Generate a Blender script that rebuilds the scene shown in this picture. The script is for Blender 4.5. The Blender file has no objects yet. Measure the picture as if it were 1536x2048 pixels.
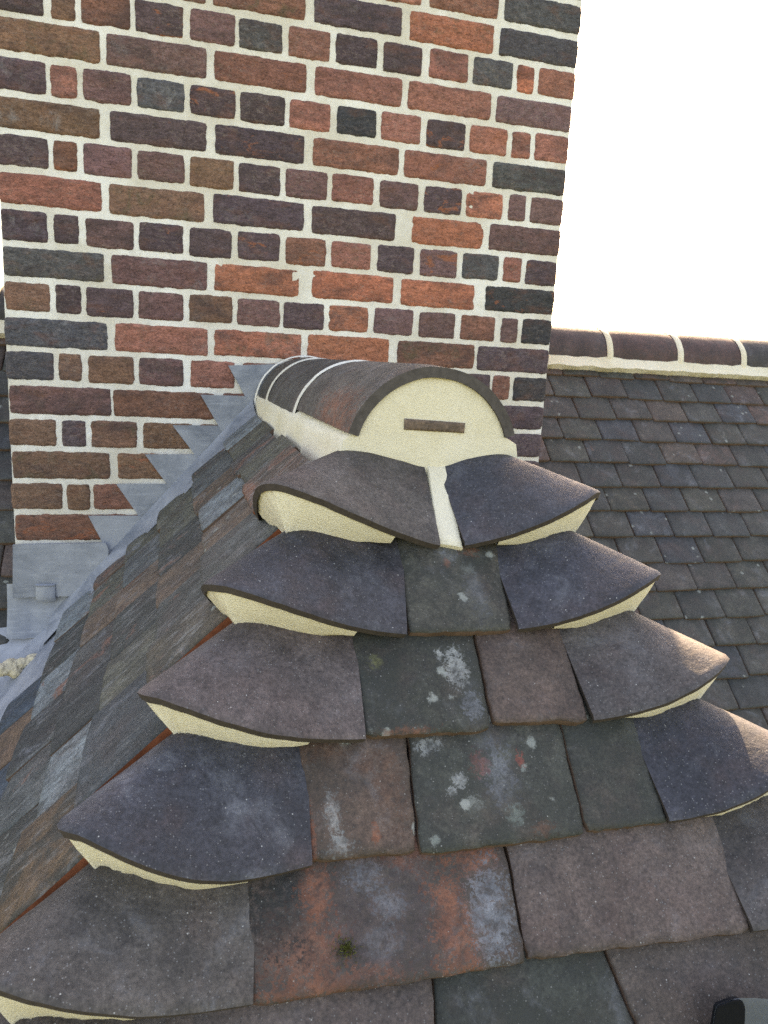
import bpy, bmesh, math, random
from mathutils import Vector, Matrix, noise
from mathutils.bvhtree import BVHTree

random.seed(7)
scene = bpy.context.scene
COL = scene.collection
rad = math.radians

# ------------------------------------------------------------------ camera
F_PX = 1493.83                       # focal length in pixels of the 1536 x 2048 photograph
PITCH, ROLL, YAW = 0.197915, 0.054301, 0.266502
def _axes():
    cy, sy = math.cos(YAW), math.sin(YAW)
    cp, sp = math.cos(PITCH), math.sin(PITCH)
    cr, sr = math.cos(ROLL), math.sin(ROLL)
    M = Matrix(((cr, -sr, 0), (sr, cr, 0), (0, 0, 1))) @ Matrix(((1, 0, 0), (0, cp, -sp), (0, sp, cp)))
    return M @ Vector((cy, 0, sy)), M @ Vector((-sy, 0, cy)), M @ Vector((0, -1, 0))
AX, AY, AZ = _axes()                 # world axes seen from the camera (x right, y down, z ahead)
cam_d = bpy.data.cameras.new('camera')
cam = bpy.data.objects.new('camera', cam_d); COL.objects.link(cam)
right = Vector((AX.x, AY.x, AZ.x)); down = Vector((AX.y, AY.y, AZ.y)); ahead = Vector((AX.z, AY.z, AZ.z))
cam.matrix_world = Matrix((right, -down, -ahead)).transposed().to_4x4()
cam_d.sensor_width = 36.0
cam_d.lens = F_PX / 2048 * 36.0
cam_d.clip_start = 0.02; cam_d.clip_end = 9000
cam_d.dof.use_dof = True; cam_d.dof.focus_distance = 1.0; cam_d.dof.aperture_fstop = 17
scene.camera = cam
scene.cycles.use_denoising = False          # keep the sensor-like grain instead of smearing the clay
scene.render.resolution_x, scene.render.resolution_y = 768, 1024

# ------------------------------------------------------------------ sky, sun, exposure
SUN_AZ, SUN_EL = rad(18.5), rad(33)  # azimuth from +Y towards +X
world = bpy.data.worlds.new('World'); scene.world = world; world.use_nodes = True
wn = world.node_tree.nodes; wl = world.node_tree.links
sky = wn.new('ShaderNodeTexSky'); sky.sky_type = 'NISHITA'; sky.sun_disc = False
sky.sun_elevation = SUN_EL; sky.sun_rotation = SUN_AZ
sky.air_density = 1.0; sky.dust_density = 3.0; sky.ozone_density = 1.0; sky.altitude = 50
wn['Background'].inputs['Strength'].default_value = 0.1
wl.new(sky.outputs[0], wn['Background'].inputs['Color'])
sun_d = bpy.data.lights.new('sun', 'SUN'); sun_d.energy = 3.6; sun_d.angle = rad(0.5); sun_d.color = (1.0, 0.86, 0.66)
sun = bpy.data.objects.new('sun', sun_d); COL.objects.link(sun)
to_sun = Vector((math.sin(SUN_AZ) * math.cos(SUN_EL), math.cos(SUN_AZ) * math.cos(SUN_EL), math.sin(SUN_EL)))
sun.rotation_euler = to_sun.to_track_quat('Z', 'Y').to_euler()
scene.view_settings.view_transform = 'Standard'; scene.view_settings.look = 'None'
scene.view_settings.gamma = 1; scene.view_settings.use_curve_mapping = False
scene.view_settings.exposure = 2.85
scene.view_settings.use_white_balance = True          # the phone's own white balance, set for open shade
scene.view_settings.white_balance_temperature = 9000; scene.view_settings.white_balance_tint = 17

# ------------------------------------------------------------------ helpers
def srgb(r, g, b):
    f = lambda c: (c / 255 / 12.92) if c / 255 <= .04045 else ((c / 255 + .055) / 1.055) ** 2.4
    return (f(r), f(g), f(b), 1.0)
def ray(px, py):
    """direction through a point of the photograph, in world axes"""
    c = Vector(((px - 768) / F_PX, (py - 1024) / F_PX, 1))
    return Vector((c.dot(AX), c.dot(AY), c.dot(AZ)))
def on_plane(px, py, p0, n):
    r = ray(px, py); return r * (Vector(p0).dot(n) / r.dot(n))
def nz(x, y, z, s=1.0): return noise.noise(Vector((x * s, y * s, z * s)))

def link(name, verts, faces, mats, parent=None, fmat=None, smooth=True, angle=40, color=None, props=None, matrix=None):
    me = bpy.data.meshes.new(name); me.from_pydata(verts, [], faces); me.validate()
    for m in (mats if isinstance(mats, (list, tuple)) else [mats]): me.materials.append(m)
    if fmat: me.polygons.foreach_set('material_index', fmat)
    if smooth:
        me.polygons.foreach_set('use_smooth', [True] * len(me.polygons))
        me.set_sharp_from_angle(angle=rad(angle))
    me.update()
    return add(name, me, parent, color, props, matrix)
WORLD = {}
def add(name, me, parent=None, color=None, props=None, matrix=None):
    o = bpy.data.objects.new(name, me); COL.objects.link(o)
    W = matrix if matrix is not None else Matrix.Identity(4)
    if parent:
        o.parent = parent; o.matrix_basis = WORLD[parent.name].inverted() @ W
    else: o.matrix_basis = W
    WORLD[o.name] = W.copy()
    if color: o.color = color
    for k, v in (props or {}).items(): o[k] = v
    return o
def tag(o, label, category, kind=None, group=None):
    o['label'] = label
    if category: o['category'] = category
    if kind: o['kind'] = kind
    if group: o['group'] = group
    return o
def empty(name, loc, label, category):
    o = bpy.data.objects.new(name, None); COL.objects.link(o); o.location = loc; o.empty_display_size = .1
    WORLD[o.name] = Matrix.Translation(loc)
    return tag(o, label, category, 'thing')
def join_parts(parts):
    V, Fc = [], []
    for v, f in parts:
        k = len(V); V += v; Fc += [tuple(i + k for i in q) for q in f]
    return V, Fc
def grid_faces(nx, ny, off=0, flip=False):
    out = []
    for j in range(ny - 1):
        for i in range(nx - 1):
            a = off + j * nx + i; q = (a, a + 1, a + nx + 1, a + nx)
            out.append(q[::-1] if flip else q)
    return out
def ring(nx, ny):
    """indices round the border of an nx * ny grid, counter-clockwise"""
    return ([i for i in range(nx)] + [j * nx + nx - 1 for j in range(1, ny)] +
            [(ny - 1) * nx + i for i in range(nx - 2, -1, -1)] + [j * nx for j in range(ny - 2, 0, -1)])

# ------------------------------------------------------------------ materials
class NT:
    def __init__(self, name):
        self.m = bpy.data.materials.new(name); self.m.use_nodes = True
        self.t = self.m.node_tree; self.n = self.t.nodes; self.l = self.t.links
        self.bsdf = self.n['Principled BSDF']
    def new(self, kind, **kw):
        nd = self.n.new(kind)
        for k, v in kw.items(): setattr(nd, k, v)
        return nd
    def put(self, sock, v):
        if isinstance(v, bpy.types.NodeSocket): self.l.new(v, sock)
        else: sock.default_value = v
    def math(self, op, a, b=None, c=None, clamp=False):
        nd = self.new('ShaderNodeMath', operation=op, use_clamp=clamp)
        self.put(nd.inputs[0], a)
        if b is not None: self.put(nd.inputs[1], b)
        if c is not None: self.put(nd.inputs[2], c)
        return nd.outputs[0]
    def step(self, x, lo, hi):
        nd = self.new('ShaderNodeMapRange', interpolation_type='SMOOTHSTEP')
        self.put(nd.inputs['Value'], x); self.put(nd.inputs['From Min'], lo); self.put(nd.inputs['From Max'], hi)
        return nd.outputs['Result']
    def mix(self, fac, a, b, mode='MIX'):
        nd = self.new('ShaderNodeMix', data_type='RGBA', blend_type=mode)
        self.put(nd.inputs[0], fac)
        self.put(nd.inputs[6], a); self.put(nd.inputs[7], b)
        return nd.outputs[2]
    def scale(self, col, v):
        nd = self.new('ShaderNodeVectorMath', operation='SCALE'); self.put(nd.inputs[0], col); self.put(nd.inputs['Scale'], v)
        return nd.outputs[0]
    def coords(self, stretch=None):
        tc = self.new('ShaderNodeTexCoord'); oi = self.new('ShaderNodeObjectInfo')
        off = self.new('ShaderNodeCombineXYZ')
        r = oi.outputs['Random']
        self.put(off.inputs[0], self.math('MULTIPLY', r, 37.0)); self.put(off.inputs[1], self.math('MULTIPLY', r, 91.0)); self.put(off.inputs[2], self.math('MULTIPLY', r, 53.0))
        ad = self.new('ShaderNodeVectorMath', operation='ADD'); self.l.new(tc.outputs['Object'], ad.inputs[0]); self.l.new(off.outputs[0], ad.inputs[1])
        self.obj_color = oi.outputs['Color']; self.random = r; self.object_co = tc.outputs['Object']
        return ad.outputs[0]
    def noise(self, co, scale, detail=4, rough=.55, dist=0.0):
        nd = self.new('ShaderNodeTexNoise'); self.l.new(co, nd.inputs['Vector'])
        nd.inputs['Scale'].default_value = scale; nd.inputs['Detail'].default_value = detail
        nd.inputs['Roughness'].default_value = rough; nd.inputs['Distortion'].default_value = dist
        return nd.outputs[0]
    def cnoise(self, co, scale, detail=5, rough=.6, dist=0.0, w=.17):
        nd = self.new('ShaderNodeMapRange'); self.l.new(self.noise(co, scale, detail, rough, dist), nd.inputs['Value'])
        nd.inputs['From Min'].default_value = .5 - w; nd.inputs['From Max'].default_value = .5 + w
        return nd.outputs['Result']
    def voronoi(self, co, scale, rnd=1.0):
        nd = self.new('ShaderNodeTexVoronoi'); self.l.new(co, nd.inputs['Vector'])
        nd.inputs['Scale'].default_value = scale; nd.inputs['Randomness'].default_value = rnd
        return nd.outputs['Distance'], nd.outputs['Color']
    def prop(self, name):
        nd = self.new('ShaderNodeAttribute', attribute_type='OBJECT', attribute_name=name); return nd.outputs['Fac']
    def bump(self, h, strength, dist, prev=None):
        nd = self.new('ShaderNodeBump'); self.put(nd.inputs['Height'], h)
        nd.inputs['Strength'].default_value = strength; nd.inputs['Distance'].default_value = dist
        if prev is not None: self.l.new(prev, nd.inputs['Normal'])
        return nd.outputs[0]
    def specks(self, co, scale, size, keep):
        """small round grains: 1 inside a grain; keep = share of cells that hold one"""
        d, c = self.voronoi(co, scale)
        sep = self.new('ShaderNodeSeparateColor'); self.l.new(c, sep.inputs[0])
        inside = self.step(d, size, size * .45)
        inside = self.math('SUBTRACT', 1.0, self.step(d, size * .5, size))
        return self.math('MULTIPLY', inside, self.math('LESS_THAN', sep.outputs[0], keep))
    def done(self, col, rough, normal=None, spec=.4):
        self.put(self.bsdf.inputs['Base Color'], col); self.put(self.bsdf.inputs['Roughness'], rough)
        self.bsdf.inputs['Specular IOR Level'].default_value = spec
        if normal is not None: self.l.new(normal, self.bsdf.inputs['Normal'])
        return self.m

def clay_tile(name, patches=(), grain=1.0, streak=0.0, gloss=0.0):
    """weathered clay tile: obj.color is its clay, the object's own numbers (rust, bloom, lichen, algae, speck) its wear"""
    t = NT(name); co = t.coords()
    big = t.noise(co, 9, 5, .6, .4); mid = t.cnoise(co, 42, 8, .74, .4, .2); fine = t.noise(co, 420, 3, .6); gr = t.cnoise(co, 240, 5, .78, 0, .2)
    base = t.mix(1.0, t.obj_color, (1.12, 1.14, 1.02, 1), 'MULTIPLY')
    col = t.scale(base, t.math('MULTIPLY_ADD', t.cnoise(co, 9, 5, .6, .4, .2), .5, .45))
    warm = t.step(t.noise(co, 16, 4, .6), .45, .75)
    col = t.mix(t.math('MULTIPLY', warm, .35), col, (.085, .05, .043, 1))
    col = t.scale(col, t.math('MULTIPLY_ADD', mid, .95, .47)); col = t.scale(col, t.math('MULTIPLY_ADD', gr, 1.2, .42))
    al = t.math('MULTIPLY', t.step(t.noise(co, 22, 7, .7, .6), .42, .62), t.prop('algae'))
    col = t.mix(al, col, (.024, .027, .022, 1))
    rust = t.prop('rust')
    rn = t.noise(co, 13, 7, .68, 1.2)
    rm = t.step(rn, t.math('SUBTRACT', .80, t.math('MULTIPLY', rust, .38)), t.math('SUBTRACT', .88, t.math('MULTIPLY', rust, .34)))
    ocol = t.mix(gr, (.15, .056, .033, 1), (.25, .11, .066, 1))
    col = t.mix(t.math('MULTIPLY', rm, .8), col, ocol)
    bl = t.math('MULTIPLY', t.step(t.noise(co, 18, 8, .72, .5), .52, .74), t.prop('bloom'))
    col = t.mix(t.math('MULTIPLY', bl, t.math('MULTIPLY_ADD', fine, 1.1, .1)), col, (.21, .22, .245, 1))
    if streak:
        mp = t.new('ShaderNodeMapping'); t.l.new(co, mp.inputs['Vector']); mp.inputs['Scale'].default_value = (1, .22, 1)
        sn = t.noise(mp.outputs[0], 80, 8, .78, .4)
        sk = t.math('MULTIPLY', t.step(sn, .51, .60), t.step(t.noise(co, 15, 4, .6), .36, .55))
        col = t.mix(t.math('MULTIPLY', sk, t.math('MULTIPLY', t.math('MULTIPLY_ADD', t.random, 1.0, .35), streak), clamp=True), col, t.mix(gr, (.13, .13, .125, 1), (.34, .345, .34, 1)))
        col = t.scale(col, t.math('SUBTRACT', 1.0, t.math('MULTIPLY', t.step(sn, .47, .36), .45)))
    # lichen: pale crusty rosettes
    d, c = t.voronoi(co, 34)
    wob = t.math('ADD', d, t.math('MULTIPLY', t.math('SUBTRACT', t.noise(co, 150, 4, .7), .5), .55))
    sep = t.new('ShaderNodeSeparateColor'); t.l.new(c, sep.inputs[0])
    lm = t.math('MULTIPLY', t.math('SUBTRACT', 1.0, t.step(wob, .12, .24)), t.math('LESS_THAN', sep.outputs[1], t.math('MULTIPLY', t.prop('lichen'), .5)))
    col = t.mix(t.math('MULTIPLY', lm, .75), col, t.mix(mid, (.15, .175, .155, 1), (.36, .37, .34, 1)))
    extra = None
    for (cx, cy, rx, ry, c3, k, soft) in patches:
        sp = t.new('ShaderNodeSeparateXYZ'); t.l.new(t.object_co, sp.inputs[0])
        dx = t.math('DIVIDE', t.math('SUBTRACT', sp.outputs[0], cx), rx); dy = t.math('DIVIDE', t.math('SUBTRACT', sp.outputs[1], cy), ry)
        dist = t.math('SQRT', t.math('ADD', t.math('MULTIPLY', dx, dx), t.math('MULTIPLY', dy, dy)))
        wig = t.math('ADD', t.math('MULTIPLY', t.math('SUBTRACT', t.noise(co, 30, 9, .78, 1.0), .5), 2.6), t.math('MULTIPLY', t.math('SUBTRACT', gr, .5), 2.2))
        mk = t.math('SUBTRACT', 1.0, t.step(t.math('ADD', dist, wig), 1.0 - soft * .5, 1.0 + soft * .5))
        mk = t.math('MULTIPLY', mk, t.math('MULTIPLY_ADD', t.step(t.noise(co, 85, 6, .75, .6), .38, .56), .75, .25))
        tone = t.mix(t.math('MULTIPLY_ADD', t.math('MULTIPLY', mid, gr), 2.6, -.15), tuple(.55 * v for v in c3) + (1,), tuple(1.35 * v for v in c3) + (1,))
        col = t.mix(t.math('MULTIPLY', mk, k), col, tone)
    s1 = t.specks(co, 430, .32, .17); s2 = t.specks(co, 260, .22, .03); sp_ = t.prop('speck')
    col = t.mix(t.math('MULTIPLY', t.math('MULTIPLY', s1, sp_), .6), col, (.25, .25, .25, 1))
    col = t.mix(t.math('MULTIPLY', t.math('MULTIPLY', s2, sp_), .75, clamp=True), col, (.50, .49, .46, 1))
    h1 = t.bump(t.noise(co, 26, 6, .62), .35, .006)
    h2 = t.bump(mid, .4, .0022 * grain, h1)
    h3 = t.bump(t.math('ADD', fine, t.math('MULTIPLY', s1, .35)), .5, .0010 * grain, h2)
    return t.done(col, t.math('MULTIPLY_ADD', mid, .25, .55 - gloss), h3, .42 + gloss * .5)

def brick_material():
    t = NT('fired_brick'); co = t.coords()
    st = t.new('ShaderNodeMapping'); t.l.new(co, st.inputs['Vector']); st.inputs['Scale'].default_value = (1, 1, 2.2); stv = st.outputs[0]
    big = t.noise(stv, 11, 5, .62, .5); mid = t.noise(stv, 60, 7, .68, .3); fine = t.noise(co, 480, 3, .6)
    gr = t.cnoise(stv, 200, 6, .8, 0, .2); cm = t.cnoise(stv, 52, 8, .78, .5, .2)
    col = t.scale(t.obj_color, t.math('MULTIPLY_ADD', cm, 1.15, .42)); col = t.scale(col, t.math('MULTIPLY_ADD', gr, 1.1, .48))
    heart = t.step(big, .42, .66)
    col = t.mix(t.math('MULTIPLY', heart, t.math('MULTIPLY_ADD', t.random, .55, .15)), col, (.062, .045, .046, 1))
    warm = t.step(t.noise(stv, 17, 5, .6, .4), .50, .72)
    col = t.mix(t.math('MULTIPLY', warm, .34), col, (.21, .088, .055, 1))
    rust = t.prop('rust')
    rm = t.step(t.noise(stv, 19, 6, .66, 1.0), t.math('SUBTRACT', .74, t.math('MULTIPLY', rust, .26)), t.math('SUBTRACT', .80, t.math('MULTIPLY', rust, .24)))
    col = t.mix(t.math('MULTIPLY', rm, .85), col, (.31, .11, .06, 1))
    al = t.math('MULTIPLY', t.step(t.noise(co, 24, 7, .7, .5), .5, .7), t.prop('algae'))
    col = t.mix(t.math('MULTIPLY', al, .75), col, (.105, .09, .052, 1))
    bl = t.math('MULTIPLY', t.step(t.noise(co, 21, 9, .78, .6), .50, .72), t.prop('bloom'))
    col = t.mix(t.math('MULTIPLY', bl, .55), col, (.34, .33, .33, 1))
    dust = t.math('MULTIPLY', t.step(t.noise(stv, 85, 8, .8, .5), .50, .66), t.step(t.noise(co, 8, 4, .6), .35, .65))
    col = t.mix(t.math('MULTIPLY', dust, .55), col, (.30, .235, .20, 1))
    s = t.specks(co, 420, .36, .12)
    col = t.mix(t.math('MULTIPLY', s, .4), col, (.36, .32, .28, 1))
    # fine drag marks and pits
    pits = t.step(t.noise(stv, 120, 6, .8, .4), .54, .66)
    col = t.mix(t.math('MULTIPLY', pits, .6), col, (.055, .04, .034, 1))
    n = t.bump(mid, .7, .0045); n = t.bump(t.math('SUBTRACT', 1.0, pits), .5, .0018, n); n = t.bump(fine, .5, .001, n)
    return t.done(col, .9, n, .25)

def mortar_material(name, a, b, sand=1.0, stain=0.35):
    t = NT(name); co = t.coords()
    big = t.noise(co, 5, 5, .6, .4); mid = t.noise(co, 38, 6, .65)
    col = t.mix(t.step(big, .35, .68), a, b)
    col = t.mix(t.math('MULTIPLY', t.step(mid, .52, .74), stain), col, tuple(c * .62 for c in a[:3]) + (1,))
    d, _ = t.voronoi(co, 620)
    grit = t.noise(co, 700, 3, .7)
    col = t.scale(col, t.math('MULTIPLY_ADD', grit, .5, .75))
    s = t.specks(co, 520, .36, .07); col = t.mix(t.math('MULTIPLY', s, .4), col, (.26, .21, .13, 1))
    n = t.bump(mid, .5, .003); n = t.bump(t.math('ADD', grit, d), .6, .0011 * sand, n)
    return t.done(col, .95, n, .15)

def lead_material():
    t = NT('lead_sheet'); co = t.coords()
    st = t.new('ShaderNodeMapping'); t.l.new(co, st.inputs['Vector']); st.inputs['Scale'].default_value = (1, 1, 7)
    big = t.noise(co, 7, 6, .65, .8); streak = t.noise(st.outputs[0], 16, 6, .6, .3)
    col = t.mix(t.step(big, .3, .72), (.15, .17, .205, 1), (.33, .35, .39, 1))
    col = t.mix(t.math('MULTIPLY', t.step(streak, .5, .72), .4), col, (.40, .42, .46, 1))
    spots = t.math('MULTIPLY', t.step(t.noise(co, 120, 4, .8), .60, .68), t.step(t.noise(co, 9, 3), .5, .62))
    col = t.mix(t.math('MULTIPLY', spots, .6), col, (.10, .105, .12, 1))
    n = t.bump(t.noise(co, 14, 4, .5), .5, .006); n = t.bump(t.noise(co, 220, 4, .6), .3, .0006, n)
    return t.done(col, t.math('MULTIPLY_ADD', big, .25, .36), n, .5)

def plain(name, c, rough=.7, spec=.4, var=.4, scale=60):
    t = NT(name); co = t.coords(); m = t.noise(co, scale, 5, .6)
    n = t.bump(m, .4, .002)
    return t.done(t.scale(c[:3], t.math('MULTIPLY_ADD', m, var * 2, 1 - var)), rough, n, spec)

M_TILE = clay_tile('clay_tile')
M_OLD = clay_tile('streaked_clay_tile', grain=2.2, streak=.42, gloss=.10)
M_SMOOTH = clay_tile('sanded_clay_tile', grain=.7)
M_EDGE = plain('tile_edge', (.105, .066, .047, 1), .9, .2)
M_DARK_EDGE = plain('bonnet_edge', (.062, .050, .043, 1), .9, .2, .5, 140)
M_CUT = plain('fresh_cut_clay', (.20, .062, .028, 1), .9, .2, .6, 90)
M_BRICK = brick_material()
M_JOINT = mortar_material('pale_pointing', (.66, .61, .52, 1), (.82, .795, .74, 1), 1.0, .35)
M_BED = mortar_material('lime_mortar', (.72, .65, .485, 1), (.80, .74, .60, 1), 1.2, .18)
M_LEAD = lead_material()
M_DECK = plain('dark_underlay', (.018, .016, .015, 1), .95, .1)
M_GROUND = plain('ground_soil', (.10, .12, .06, 1), .95, .1, .4, .2)
M_WALL = plain('house_brickwork', (.20, .10, .07, 1), .9, .2, .4, 8)
M_PLASTIC = plain('grey_plastic', (.075, .090, .115, 1), .5, .5, .25, 200)
M_RUBBER = plain('black_rubber', (.0045, .0055, .008, 1), .8, .15, .3, 200)

# ------------------------------------------------------------------ ground and house body (all below the picture)
g = link('ground', [(-2500, -2500, -7), (2500, -2500, -7), (2500, 2500, -7), (-2500, 2500, -7)], [(0, 1, 2, 3)], M_GROUND, smooth=False)
tag(g, 'wide grassy ground far below the roofs', None, 'structure')
def box(x0, x1, y0, y1, z0, z1):
    v = [(x, y, z) for z in (z0, z1) for y in (y0, y1) for x in (x0, x1)]
    return v, [(0, 2, 3, 1), (4, 5, 7, 6), (0, 1, 5, 4), (2, 6, 7, 3), (0, 4, 6, 2), (1, 3, 7, 5)]
v, f = box(-5.5, 6.5, .95, 4.0, -7, -2.05)
w = link('house_wall', v, f, M_WALL, smooth=False); w['kind'] = 'structure'; w['label'] = 'brick house body beneath the tiled roofs'

# ------------------------------------------------------------------ chimney stack
YW = 1.863                                    # front face of the stack
def wall_x(px, z):
    """x on the stack's face of the photograph column px at height z"""
    k = (px - 768) / F_PX
    return -((YW * AY.x + z * AZ.x) - k * (YW * AY.z + z * AZ.z)) / (AX.x - k * AX.z)
PAL = dict(R=srgb(140, 92, 80), O=srgb(158, 98, 78), B=srgb(112, 84, 68), D=srgb(78, 64, 67), G=srgb(74, 73, 75), K=srgb(54, 53, 55),
           X=srgb(120, 82, 70), P=srgb(104, 78, 76), V=srgb(98, 88, 66))
ROWS = {  # course number below the line 'a' at n = 0 : photograph columns of each brick and its colour
 -3: "150-240:R 255-345:P 360-455:R 470-560:B 575-665:R 690-770:D 775-850:R 865-945:R 960-1030:X 1042-1085:R 1095-1155:G",
 -2: "-60-95:R 108-300:X 315-500:B 515-680:P 695-845:R 860-998:X 1010-1158:G",
 -1: "-50-40:D 55-200:B 215-412:P 426-611:X+a 629-804:D 820-988:O+a 1000-1150:G",
 0: "-6-86:D 101-150:B 162-260:X 270-367:D+r 380-470:P 478-565:G+b 577-661:X 672-755:D 767-845:D 859-937:R 947-1026:G 1034-1069:O+a 1077-1147:R",
 1: "-2-200:B+a 212-413:P 429-613:X+r 630-804:R 817-982:R 993-1143:P",
 2: "-4-92:D+b 100-154:R 166-262:P 274-369:G+b 380-471:D+r 480-570:D 579-661:R 674-753:K 763-842:R 854-931:D+r 940-1015:R+r 1024-1062:R+r 1070-1139:R",
 3: "-2-200:B+b 220-413:D 430-609:D+r 626-798:R 809-973:R+r 986-1133:G",
 4: "-1-97:D+b 106-155:X+r 166-264:P 275-369:P 380-468:B 477-561:D 571-655:P 664-747:R 760-837:P 849-924:D+r 932-1006:O 1017-1052:P 1061-1128:P",
 5: "1-204:R 218-409:B+a 426-608:D 624-791:D 824-967:O 979-1122:P",
 6: "2-95:D+b 107-158:D 171-267:P 278-367:D 379-463:D 475-560:D+r 571-652:X+r 663-742:R+a 755-828:D 840-915:P+r 925-997:G 1007-1043:R 1052-1117:D+r",
 7: "3-208:G+a 223-414:P+b 429-598:O 624-787:O 802-950:O 971-1113:K+r",
 8: "5-100:B+a 111-162:D 172-267:D 277-367:P 378-465:B 475-560:P 567-648:D 657-737:O 748-826:P 838-910:P 922-990:X 1002-1036:P 1044-1109:K",
 9: "10-215:G+b 230-416:R 428-602:O+a 615-778:O 795-949:X+a 955-1103:D",
 10: "14-108:G 117-163:B 177-267:B 278-367:P 381-470:R 485-560:X 575-650:P 665-740:R 752-830:X 842-915:P 925-980:D 985-1020:X 1027-1096:K",
 11: "16-222:P 226-430:X 445-610:X 625-780:R 795-930:P 940-1092:D",
 12: "19-112:B 124-172:D 182-274:B+a 286-385:B 398-480:B 495-570:P 585-660:X 672-745:D 757-830:P 842-915:P 925-985:X 998-1089:D",
 13: "21-220:B+a 235-430:B+r 445-600:P 615-760:X 775-920:P 935-1085:D",
 14: "25-125:B 134-180:B 187-290:X+r 303-390:B 403-490:P 505-590:X 605-690:D 705-790:P 805-890:X 905-1000:P 1010-1080:D",
 15: "29-300:X+r 315-500:B 515-690:P 705-880:X 895-1078:P",
 16: "505-590:P 605-690:D 705-790:P 805-890:X 905-1000:P 1010-1076:D",
 17: "515-690:P 705-880:D 895-1072:X",
 18: "505-590:X 605-690:D 705-790:P 805-890:D 905-1000:P 1008-1068:B",
}
stack = empty('chimney_stack', (.28, YW, -1.2), 'tall red and purple brick chimney stack with fresh pale pointing behind the small hipped roof', 'chimney')
PITCH_Z, Z0 = .075, .6615
XL = lambda z: -.387 if z < .1 else -.387 + .0
XR = .944
TOP_Z = 1.36
rb = random.Random(3)
def brick_mesh(x0, x1, zc, seed, depth=.1, chip=0.0, proud=0.0):
    x0 -= .0019; x1 += .0019 * (x1 < XR - .01); W, H = x1 - x0, .0664 + rb.uniform(-.002, .0015)
    nx, ny = max(8, int(W / .0052)), 13
    V = []
    sk = rb.uniform(-.012, .012)
    for j in range(ny):
        for i in range(nx):
            u, v_ = i / (nx - 1), j / (ny - 1)
            # crowd the grid towards the border
            u = u + .035 * math.sin(2 * math.pi * u) * -1; v_ = v_ - .04 * math.sin(2 * math.pi * v_)
            x, z = x0 + u * W, zc + (v_ - .5) * H + sk * (u - .5) * W * .25
            ex, ez = min(u, 1 - u) * W, min(v_, 1 - v_) * H
            e = min(ex, ez)
            # ragged outline: border points wander in the plane, corners are worn
            wx = .0011 * nz(z * 60, seed, 1.7) + .0011 * nz(z * 330, seed, 4.1); wz = .0012 * nz(x * 40, seed, 7.3) + .0010 * nz(x * 320, seed, 2.9)
            fall = max(0, 1 - e / .012)
            if ex < .012: x += wx * fall * (1 if u < .5 else -1)
            if ez < .012: z += wz * fall
            cr = max(0, 1 - (ex + ez) / .014)
            x += (.5 - u) * .0045 * cr; z += (.5 - v_) * .0045 * cr
            y = YW - proud - .0012 - .0016 * nz(x * 40, z * 40, seed) - .0010 * nz(x * 130, z * 160, seed)
            y += .0042 * max(0, 1 - e / .0045) ** 1.5 + .0012 * max(0, 1 - e / .011)
            if chip and ex < .02: y += chip * max(0, nz(x * 60, z * 60, seed + 9)) * .01
            V.append((x, y, z))
    Fc = grid_faces(nx, ny)
    r = ring(nx, ny); k = len(V)
    for i in r: V.append((V[i][0], YW + depth, V[i][2]))
    n = len(r)
    for a in range(n):
        b = (a + 1) % n; Fc.append((r[b], r[a], k + a, k + b))
    Fc.append(tuple(k + a for a in range(n))[::-1][::-1])
    return V, Fc
upper = []
for n, line in ROWS.items():
    zc = Z0 - PITCH_Z * n + PITCH_Z / 2
    for item in line.split():
        span, code = item.rsplit(':', 1)
        neg = span.startswith('-'); p = span[1:].split('-', 1) if neg else span.split('-', 1)
        a, b = (-float(p[0]) if neg else float(p[0])), float(p[1])
        x0, x1 = max(wall_x(a, zc), -.386), min(wall_x(b, zc), XR)
        if x1 > XR - .02: x1 = XR + rb.uniform(-.0012, .0012)
        if x0 < -.36: x0 = -.386 + rb.uniform(-.003, .004)
        if x1 - x0 < .02: continue
        V, Fc = brick_mesh(x0, x1, zc + rb.uniform(-.0015, .0015), rb.uniform(0, 200), .1, .5 if code[0] == 'O' else 0)
        c0 = PAL[code[0]]; s = rb.uniform(1.08, 1.42)
        o = link('brick', [(q[0] - (x0 + x1) / 2, q[1] - YW, q[2] - zc) for q in V], Fc, M_BRICK, stack, angle=60,
                 matrix=Matrix.Translation(((x0 + x1) / 2, YW, zc)),
                 color=(c0[0] * s * rb.uniform(.95, 1.05), c0[1] * s, c0[2] * s * rb.uniform(.93, 1.07), 1),
                 props=dict(rust=(.62 if '+r' in code else rb.uniform(0, .28)), algae=(.9 if '+a' in code else rb.uniform(0, .35) if n > 8 else rb.uniform(0, .2)),
                            bloom=(.95 if '+b' in code else max(0, rb.uniform(-.25, .4)))))
# rows above the picture and the two flanks: unseen, kept as one joined part
parts = []
for n in range(-8, -3):
    zc = Z0 - PITCH_Z * n + PITCH_Z / 2; x = -.386; L = .219 if n % 2 else .104
    while x < XR - .03:
        x1 = min(x + L, XR); parts.append(brick_mesh(x, x1, zc, rb.uniform(0, 99))); x = x1 + .011
for n in range(-8, 18):
    zc = Z0 - PITCH_Z * n + PITCH_Z / 2
    for xs, sg in ((-.387, -1), (.942, 1)):
        y = YW + .113; L = .104 if n % 2 else .219
        while y < YW + .74:
            y1 = min(y + L, YW + .75)
            parts.append(box(min(xs, xs + sg * .004), max(xs, xs + sg * .004), y, y1, zc - .031, zc + .031)); y = y1 + .011
V, Fc = join_parts(parts)
o = link('brick_courses', V, Fc, M_BRICK, stack, angle=60, color=srgb(110, 80, 70), props=dict(rust=.2, algae=.1, bloom=.1)); o['kind'] = 'stuff'
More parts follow.
